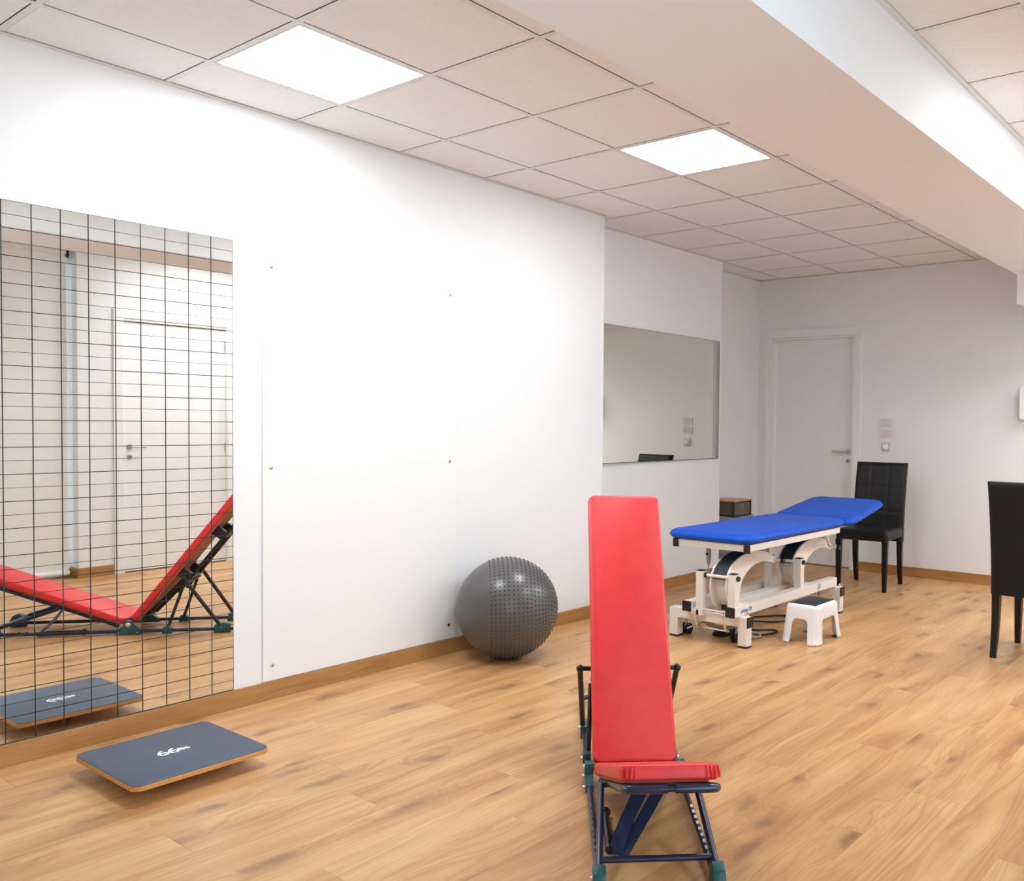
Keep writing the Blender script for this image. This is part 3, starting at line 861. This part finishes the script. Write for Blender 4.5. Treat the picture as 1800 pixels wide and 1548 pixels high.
# chrome pedal loop and its rods on the near end
MB().tube([(4.52, 2.975, 0.205), (4.52, 2.72, 0.205)], 0.008, 8).build('pedal_bar', MT['chrome'], tb)
for y in (2.945, 2.745):
    MB().tube([(4.52, y, 0.205), (4.505, y-0.01, 0.185), (4.52, y-0.02, 0.105), (4.56, y-0.02, 0.085)], 0.0065, 8).build('pedal_rod', MT['chrome'], tb)
MB().tube([(4.56, 2.925, 0.085), (4.56, 2.725, 0.085)], 0.006, 8).build('pedal_bar', MT['chrome'], tb)
MB().tube([(4.62, 3.06, 0.045), (4.66, 2.98, 0.085), (4.70, 2.92, 0.10)], 0.0055, 8).build('lift_lever', MT['chrome'], tb)
MB().tube([(5.80, 2.76, 0.13), (5.78, 2.86, 0.115), (5.80, 2.95, 0.13)], 0.006, 8).build('lift_lever', MT['chrome'], tb)
MB().pad(0.20, 0.22, 0.03, [(0.03, 0.0), (0.006, 0.02), (0, 0.045), (0.004, 0.058)], lambda a, b, h: (4.73+a, 2.86+b, 0.068+h), 4).build('control_box', MT['grey'], tb)
MB().box((4.627, 2.81, 0.095), (4.632, 2.86, 0.112), 0.001).build('box_label', MT['print'], tb)
# posts with caps
PZ = 0.430
for x in (4.535, 5.375):
    for y, zb in ((2.682, 0.24), (2.905, 0.165)):
        MB().box((x-0.026, y-0.024, zb), (x+0.026, y+0.024, PZ), 0.003).build('post', c, tb)
        MB().box((x-0.024, y-0.022, PZ), (x+0.024, y+0.022, PZ+0.006), 0.002).build('post_cap', MT['black'], tb)
    MB().box((x-0.026, 2.905, 0.165), (x+0.026, 2.960, 0.20), 0.003).build('post_bracket', c, tb)
    MB().tube([(x, 2.645, PZ-0.022), (x, 2.94, PZ-0.022)], 0.010, 10).build('axle', c, tb)
    MB().tube([(x, 2.644, PZ-0.022), (x, 2.657, PZ-0.022)], 0.015, 12).build('axle_knob', MT['black'], tb)
    MB().tube([(x, 2.865, PZ-0.022), (x, 2.880, PZ-0.022)], 0.016, 12).build('axle_knob', MT['black'], tb)
# curved lifting arms: two crescent side plates and a black cover strip
def smooth_curve(pts, n=6):
    out = []
    P = [pts[0]] + pts + [pts[-1]]
    for i in range(1, len(P)-2):
        for k in range(n):
            t = k/n
            a, b, c_, d = P[i-1], P[i], P[i+1], P[i+2]
            out.append(tuple(0.5*((2*b[j]) + (-a[j]+c_[j])*t + (2*a[j]-5*b[j]+4*c_[j]-d[j])*t*t + (-a[j]+3*b[j]-3*c_[j]+d[j])*t**3) for j in range(2)))
    out.append(pts[-1])
    return out
outer = smooth_curve([(0.135, -0.185), (0.035, -0.105), (-0.004, -0.02), (0.006, 0.060), (0.05, 0.120), (0.15, 0.168), (0.28, 0.188), (0.42, 0.180), (0.53, 0.150), (0.60, 0.112)])
inner = smooth_curve([(0.585, 0.085), (0.48, 0.108), (0.37, 0.112), (0.27, 0.088), (0.185, 0.035), (0.15, -0.04), (0.155, -0.11), (0.195, -0.185)])
for x in (4.535, 5.375):
    for y in (2.732, 2.840):
        MB().prism(outer+inner, lambda a, b, h: (x+a, y+h, 0.342+b), -0.006, 0.006).build('arm_plate', c, tb)
    strip = [p for p in outer if p[1] > 0.058 and p[0] < 0.50]
    ob = [(a, b) for a, b in strip]; ib = [(a+0.003, b-0.012) for a, b in reversed(strip)]
    MB().prism(ob+ib, lambda a, b, h: (x+a, h, 0.342+b), 2.738, 2.834).build('arm_cover', MT['anthracite'], tb)
    cross = [(-0.004+0.01, -0.02), (0.01, 0.05), (0.02, 0.05), (0.016, -0.02), (0.05, -0.10), (0.14, -0.175), (0.13, -0.185), (0.035, -0.105)]
    wbk = [p for p in outer if p[1] <= 0.058]
    MB().prism([(a+0.055, b+0.005) for a, b in wbk]+[(a+0.067, b+0.007) for a, b in reversed(wbk)], lambda a, b, h: (x+a, h, 0.342+b), 2.738, 2.834).build('arm_web', c, tb)
    MB().tube([(x+0.57, 2.665, 0.447), (x+0.57, 2.87, 0.447)], 0.009, 10).build('axle', c, tb)
    MB().tube([(x+0.57, 2.655, 0.447), (x+0.57, 2.672, 0.447)], 0.016, 12).build('axle_knob', MT['black'], tb)
    MB().box((x+0.545, 2.745, 0.44), (x+0.595, 2.775, 0.565), 0.003).box((x+0.545, 2.80, 0.44), (x+0.595, 2.828, 0.565), 0.003).build('arm_lug', c, tb)
# spring of the head rest adjuster
MB().tube([(5.62, 2.64, 0.565), (5.70, 2.64, 0.53), (5.75, 2.645, 0.475), (5.90, 2.66, 0.47)], 0.005, 8).build('release_rod', MT['steel'], tb)
# hand control hanging on its lead
MB().tube([(4.76, 3.0, 0.565), (4.76, 3.0, 0.50), (4.762, 3.0, 0.45), (4.763, 3.0, 0.425)], [0.015, 0.017, 0.013, 0.006], 12).build('hand_control', MT['hose'], tb)
MB().box((4.741, 2.993, 0.492), (4.746, 3.007, 0.507), 0.001).build('control_button', MT['black'], tb)
MB().tube(bez([(4.763, 3.0, 0.43), (4.765, 3.0, 0.36), (4.74, 2.99, 0.33), (4.66, 2.94, 0.30)]), 0.0035, 8).build('lead', MT['hose'], tb)
# writing on the rail
RX = Matrix.Rotation(PI/2, 4, 'X')
text_part('lettering', 'prima170', 0.032, Matrix.Translation((4.635-5.22, 2.6515-2.87, 0.211)) @ RX, MT['blue_print'], tb, shear=0.25, bold=0.0006)
MB().tube([(5.615, 2.6518, 0.212), (5.615, 2.6510, 0.212)], 0.026, 24).build('emblem', MT['blue_print'], tb)
MB().tube([(5.615, 2.6512, 0.212), (5.615, 2.6506, 0.212)], 0.0225, 24).build('emblem', MT['print'], tb)
em = [(-0.004, 0.018), (0.013, 0.018), (0.006, 0.008), (0.015, 0.006), (0.002, -0.004), (0.004, -0.018), (-0.008, -0.008), (-0.016, -0.004), (-0.006, 0.004)]
MB().prism(em, lambda a, b, h: (5.615+a, h, 0.212+b), 2.6500, 2.6508).build('emblem', MT['blue_print'], tb)

# cables under the table
def cable(name, pts, r, m, label):
    p = [Vector(q) for q in pts]
    P = [p[0]] + p + [p[-1]]
    out = []
    for i in range(1, len(P)-2):
        for k in range(8):
            t = k/8
            a, b, c_, d = P[i-1], P[i], P[i+1], P[i+2]
            out.append(0.5*((2*b) + (-a+c_)*t + (2*a-5*b+4*c_-d)*t*t + (-a+3*b-3*c_+d)*t**3))
    out.append(p[-1])
    return MB().tube(out, r, 8).build(name, m, tb, label=label)
cable('power_cord', [(4.78, 2.88, 0.10), (4.86, 2.95, 0.03), (5.02, 3.04, 0.006), (5.26, 3.02, 0.006), (5.48, 2.90, 0.006), (5.50, 2.80, 0.006), (5.40, 2.76, 0.006),
                     (5.28, 2.83, 0.006), (5.14, 2.96, 0.016), (5.02, 2.90, 0.006), (5.00, 2.80, 0.006), (5.08, 2.71, 0.006), (5.02, 2.66, 0.006), (4.86, 2.72, 0.006), (4.78, 2.80, 0.006)],
      0.0055, MT['cable'], 'thin black power cord coiled on the floor beneath the blue treatment table')
cable('actuator_cable', [(4.76, 2.80, 0.085), (4.74, 2.77, 0.05), (4.78, 2.70, 0.02), (4.86, 2.68, 0.008), (4.92, 2.74, 0.008), (4.86, 2.82, 0.008), (4.79, 2.80, 0.02)],
      0.0065, MT['hose'], 'grey looped cable on the floor behind the near castor of the table')
pdf = lambda a, b, h: (4.80+a, 2.90+b, h)
fs = MB().pad(0.17, 0.10, 0.03, [(0, 0.0), (0, 0.018), (0.01, 0.03), (0.03, 0.036)], pdf, 5).build('foot_switch', MT['black'], tb)
MB().pad(0.07, 0.07, 0.015, [(0, 0.034), (0.002, 0.042), (0.008, 0.045)], pdf, 4).build('pedal', MT['anthracite'], fs)

# ------------------------------------------------------------------ step stool
st = thing('step_stool', 'white plastic step stool with a dark anti-slip top, in front of the treatment table', 'stool', (5.045, 2.425, 0))
SX, SY, SHT = 0.182, 0.118, 0.232     # half footprint at the floor, height
def stool_ring(z):
    k = 1.0 - 0.235*(z/SHT)
    return SX*(1.0-0.17*(z/SHT)), SY*(1.0-0.13*(z/SHT))
cols = []
def leg_profile(t, half, legw, fil, zt):
    """lower edge height at distance t from the middle of a side"""
    x = abs(t)
    e = half-legw
    if x >= e: return 0.0
    if x <= e-fil: return zt
    q = (x-(e-fil))/fil
    return zt - fil*1.3*(1-math.sqrt(max(0, 1-q*q)))
# perimeter parameter: corners rounded
per = []
rc = 0.035
def side_pts(half, legw, fil):
    e = half-legw
    pts = [-(half-rc), -(e+0.0003), -(e-0.0003)]
    for k in range(1, 9): pts.append(-e + fil*k/8*1.0)
    pts += [0.0]
    return pts + [-q for q in reversed(pts[:-1])]
legX, legY, fil, zt = 0.078, 0.060, 0.034, 0.148
for side in range(4):
    hx, hy = SX, SY
    if side in (0, 2): half, legw = hx, legX
    else: half, legw = hy, legY
    for t in side_pts(half, legw, fil):
        zb = leg_profile(t, half, legw, fil, zt)
        if side == 0: per.append((t, -hy, zb))
        elif side == 1: per.append((hx, t, zb))
        elif side == 2: per.append((-t, hy, zb))
        else: per.append((-hx, -t, zb))
    # corner arc
    cx, cy = [(hx-rc, -hy+rc), (hx-rc, hy-rc), (-hx+rc, hy-rc), (-hx+rc, -hy+rc)][side]
    a0 = [-PI/2, 0, PI/2, PI][side]
    for k in range(1, 8):
        a = a0 + PI/2*k/8
        dent = 0.006*max(0.0, 1-abs(k-4)/1.6)      # groove down each leg
        per.append((cx+(rc-dent)*math.cos(a), cy+(rc-dent)*math.sin(a), 0.0))
zs = [1.0, 0.975, 0.94, 0.86, 0.72, 0.58, 0.44, 0.30, 0.16, 0.06, 0.0]
sb = MB()
grid = []
for (x, y, zb) in per:
    colv = []
    ztop = SHT
    for q in zs:
        z = zb + (ztop-zb)*q
        fx_, fy_ = stool_ring(z)
        ins = 0.0
        if z > SHT-0.016: ins = 0.016 - math.sqrt(max(0.0, 0.016**2-(z-(SHT-0.016))**2))
        flare = 1.0 + (0.035*max(0, 1-z/0.03) if zb == 0.0 else 0)
        px = x*fx_/SX*flare; py = y*fy_/SY*flare
        if ins > 0:
            px -= math.copysign(min(ins, abs(px)), px) if abs(x) > SX-rc else 0
            py -= math.copysign(min(ins, abs(py)), py) if abs(y) > SY-rc else 0
        colv.append(sb.bm.verts.new((px, py, max(z, 0.004))))
    grid.append(colv)
n = len(grid)
for i in range(n):
    A, Bc = grid[i], grid[(i+1) % n]
    for k in range(len(zs)-1):
        sb.bm.faces.new((A[k], A[k+1], Bc[k+1], Bc[k]))
sb.bm.faces.new([g[0] for g in grid])
so = sb.build('stool_body', MT['stool'], st, local=True, ang=50)
md = so.modifiers.new('wall', 'SOLIDIFY'); md.thickness = 0.004; md.offset = -1
fx_, fy_ = stool_ring(SHT)
MB().pad(2*fx_-0.036, 2*fy_-0.034, 0.012, [(0, SHT-0.002), (0, SHT+0.0015), (0.002, SHT+0.0022)], None, 4).build('grip_top', MT['anthracite'], st, local=True)
for sx in (1, -1):
    for sy in (1, -1):
        MB().box((sx*(SX-0.010), sy*(SY-0.010), 0.0), (sx*(SX-0.055), sy*(SY-0.045), 0.006), 0.002).build('foot_pad', MT['anthracite'], st, local=True)

# ------------------------------------------------------------------ dining chairs (local: front is -x, back is +x)
def make_chair(label, loc, rz):
    t = thing('dining_chair', label, 'chair', loc, rz, 'black leather chairs')
    W = 0.42
    # seat with soft edges
    MB().pad(0.46, W, 0.03, [(0.012, 0.400), (0.002, 0.405), (0, 0.42), (0, 0.455), (0.006, 0.472), (0.02, 0.482), (0.06, 0.488)],
             lambda a, b, h: (a-0.02, b, h), 5).build('seat', MT['leather'], t, local=True)
    # quilted backrest: front face carries grooves at the seams
    def prof(z):          # x of the back's front face at height z, gently curved and leaning
        q = (z-0.36)/0.645
        return 0.175 + 0.075*q*q + 0.03*q
    nx, nz = 37, 49
    zz = [0.36 + 0.645*k/(nz-1) for k in range(nz)]
    yy = [-W/2 + W*k/(nx-1) for k in range(nx)]
    m = MB()
    F, R = [], []
    def soft(y, z):
        e = min(W/2-abs(y), (zz[-1]-z), z-0.36+0.02)
        cr = math.hypot(max(0, abs(y)-(W/2-0.03)), max(0, z-(zz[-1]-0.03)))
        if cr > 0 and abs(y) > W/2-0.03 and z > zz[-1]-0.03: e = min(e, 0.03-cr)
        return 0.016*(1-max(0, min(1, e/0.02)))**2
    for z in zz:
        fr_, rr_ = [], []
        for y in yy:
            gr = 0.0
            for ys in (-W/6, W/6):
                gr = max(gr, math.exp(-((y-ys)/0.006)**2))
            for zs_ in (0.60, 0.80):
                gr = max(gr, math.exp(-((z-zs_)/0.006)**2))
            s_ = soft(y, z)
            fr_.append(m.bm.verts.new((prof(z) + 0.0045*gr + s_, y, z)))
            rr_.append(m.bm.verts.new((prof(z) + 0.072 - 0.8*s_, y, z)))
        F.append(fr_); R.append(rr_)
    for i in range(nz-1):
        for j in range(nx-1):
            m.bm.faces.new((F[i][j], F[i][j+1], F[i+1][j+1], F[i+1][j]))
            m.bm.faces.new((R[i][j], R[i+1][j], R[i+1][j+1], R[i][j+1]))
    for i in range(nz-1):
        m.bm.faces.new((F[i][0], F[i+1][0], R[i+1][0], R[i][0]))
        m.bm.faces.new((F[i][-1], R[i][-1], R[i+1][-1], F[i+1][-1]))
    for j in range(nx-1):
        m.bm.faces.new((F[0][j], R[0][j], R[0][j+1], F[0][j+1]))
        m.bm.faces.new((F[-1][j], F[-1][j+1], R[-1][j+1], R[-1][j]))
    m.build('backrest', MT['leather'], t, local=True, ang=60)
    for sy in (1, -1):
        y = sy*(W/2-0.024)
        q = [(-0.222, y, 0.402), (-0.222, y, 0.20), (-0.222, y, 0.0)]
        lg = MB()
        for (p0, s0_), (p1, s1_) in (((q[0], 0.022), (q[1], 0.019)), ((q[1], 0.019), (q[2], 0.015))):
            r0 = [lg.bm.verts.new((p0[0]+a*s0_, p0[1]+b*s0_, p0[2])) for a, b in ((-1, -1), (1, -1), (1, 1), (-1, 1))]
            r1 = [lg.bm.verts.new((p1[0]+a*s1_, p1[1]+b*s1_, p1[2])) for a, b in ((-1, -1), (1, -1), (1, 1), (-1, 1))]
            for k in range(4): lg.bm.faces.new((r0[k], r0[(k+1) % 4], r1[(k+1) % 4], r1[k]))
            lg.bm.faces.new(r0); lg.bm.faces.new(list(reversed(r1)))
        lg.build('leg', MT['black_wood'], t, local=True)
        lg = MB()
        pts = [(0.205, 0.37), (0.208, 0.25), (0.222, 0.12), (0.248, 0.0)]
        hw = [0.022, 0.020, 0.018, 0.015]
        rr = []
        for (x, z), s_ in zip(pts, hw):
            rr.append([lg.bm.verts.new((x+a*s_, y+b*s_, z)) for a, b in ((-1, -1), (1, -1), (1, 1), (-1, 1))])
        for A, Bq in zip(rr, rr[1:]):
            for k in range(4): lg.bm.faces.new((A[k], A[(k+1) % 4], Bq[(k+1) % 4], Bq[k]))
        lg.bm.faces.new(rr[0]); lg.bm.faces.new(list(reversed(rr[-1])))
        lg.build('leg', MT['black_wood'], t, local=True)
    return t
make_chair('black quilted leather chair standing beside the door, behind the blue table', (7.03, 2.875, 0), math.radians(5.5))
make_chair('black leather chair seen from behind, cut off by the right edge of the photo', (5.535, 1.228, 0), math.radians(180-2.0))

# ------------------------------------------------------------------ alcove: grey cabinet with a small box on it
cb = thing('drawer_cabinet', 'low grey cabinet half hidden in the alcove behind the treatment table', 'cabinet', (7.0, 4.18, 0))
MB().box((6.79, 4.065, 0.02), (7.20, 4.302, 0.50), 0.003).box((6.81, 4.08, 0.0), (7.18, 4.29, 0.02)).build('carcass', MT['cab'], cb)
for k in range(3):
    d = MB().box((6.80, 4.05, 0.035+0.153*k), (7.19, 4.065, 0.18+0.153*k), 0.002).build('drawer', MT['cabdoor'], cb)
    MB().box((6.94, 4.042, 0.10+0.153*k), (7.05, 4.050, 0.112+0.153*k), 0.002).build('handle', MT['steel'], d)
bx = thing('storage_box', 'small smoky grey drawer box with an oak lid on the alcove cabinet', 'box', (6.96, 4.17, 0.50))
MB().box((6.806, 4.046, 0.50), (7.10, 4.298, 0.626), 0.002).build('body', MT['smoke'], bx)
bd_ = MB().box((6.815, 4.036, 0.512), (7.092, 4.046, 0.618), 0.002).build('drawer', MT['smoke'], bx)
MB().tube([(6.945+0.03*math.cos(a), 4.033, 0.592+0.012*math.sin(a)) for a in [2*PI*k/16 for k in range(16)]], 0.0035, 6, closed=True).build('pull_ring', MT['steel'], bd_)
fm = MB()
for x in (6.80, 7.092):
    fm.box((x, 4.03, 0.50), (x+0.016, 4.046, 0.63), 0.001)
fm.box((6.80, 4.286, 0.50), (6.808, 4.302, 0.63), 0.001).box((6.80, 4.03, 0.50), (7.108, 4.05, 0.513), 0.001).box((6.798, 4.03, 0.50), (6.808, 4.302, 0.513), 0.001)
fm.build('frame', MT['black'], bx)
MB().box((6.796, 4.026, 0.63), (7.112, 4.304, 0.642), 0.002).build('lid', MT['lid'], bx)

# ------------------------------------------------------------------ switches, socket, door phone
def switch(z0, z1, gaps, label):
    t = thing('light_switch', label, 'switch', (XB, 3.03, z0), 0, 'switch plates by the door')
    MB().box((XB-0.009, 2.972, z0), (XB, 3.088, z1), 0.003).build('plate', MT['plate'], t)
    for a, b in gaps:
        MB().box((XB-0.0125, a, z0+0.014), (XB-0.008, b, z1-0.014), 0.0015).build('rocker', MT['rocker'], t)
    return t
switch(1.305, 1.382, [(3.035, 3.066), (2.994, 3.032)], 'upper white switch plate on the back wall, beside the door')
switch(1.212, 1.288, [(3.046, 3.068), (3.014, 3.043), (2.992, 3.011)], 'lower white switch plate on the back wall, above the grey socket')
sk = thing('wall_socket', 'grey square socket with a white plug, under the two switch plates', 'socket', (XB, 3.03, 1.085))
MB().box((XB-0.009, 2.988, 1.086), (XB, 3.072, 1.170), 0.003).build('plate', MT['socket'], sk)
MB().tube([(XB-0.009, 3.030, 1.130), (XB-0.025, 3.030, 1.130), (XB-0.034, 3.030, 1.130)], [0.026, 0.025, 0.018], 20).build('plug', MT['phone'], sk)
ph = thing('door_phone', 'white wall intercom handset at the right edge, above the black chair', 'intercom', (XB, 1.86, 1.36))
MB().pad(0.105, 0.25, 0.02, [(0, 0.0), (0, 0.03), (0.006, 0.042)], lambda a, b, h: (XB-h, 1.845+a, 1.505+b), 5).build('base', MT['phone'], ph)
MB().pad(0.058, 0.272, 0.02, [(0, 0.040), (0, 0.062), (0.012, 0.078)], lambda a, b, h: (XB-h, 1.878+a, 1.508+b), 5).build('handset', MT['phone'], ph)
pts = []
for k in range(80):
    q = k/79
    zc = 1.375 - 0.085*math.sin(q*PI)
    yc = 1.888 - 0.05*q
    a = k*0.9
    pts.append((XB-0.028+0.007*math.cos(a), yc+0.007*math.sin(a), zc))
MB().tube(pts, 0.0022, 6).build('coiled_cord', MT['plate'], ph)
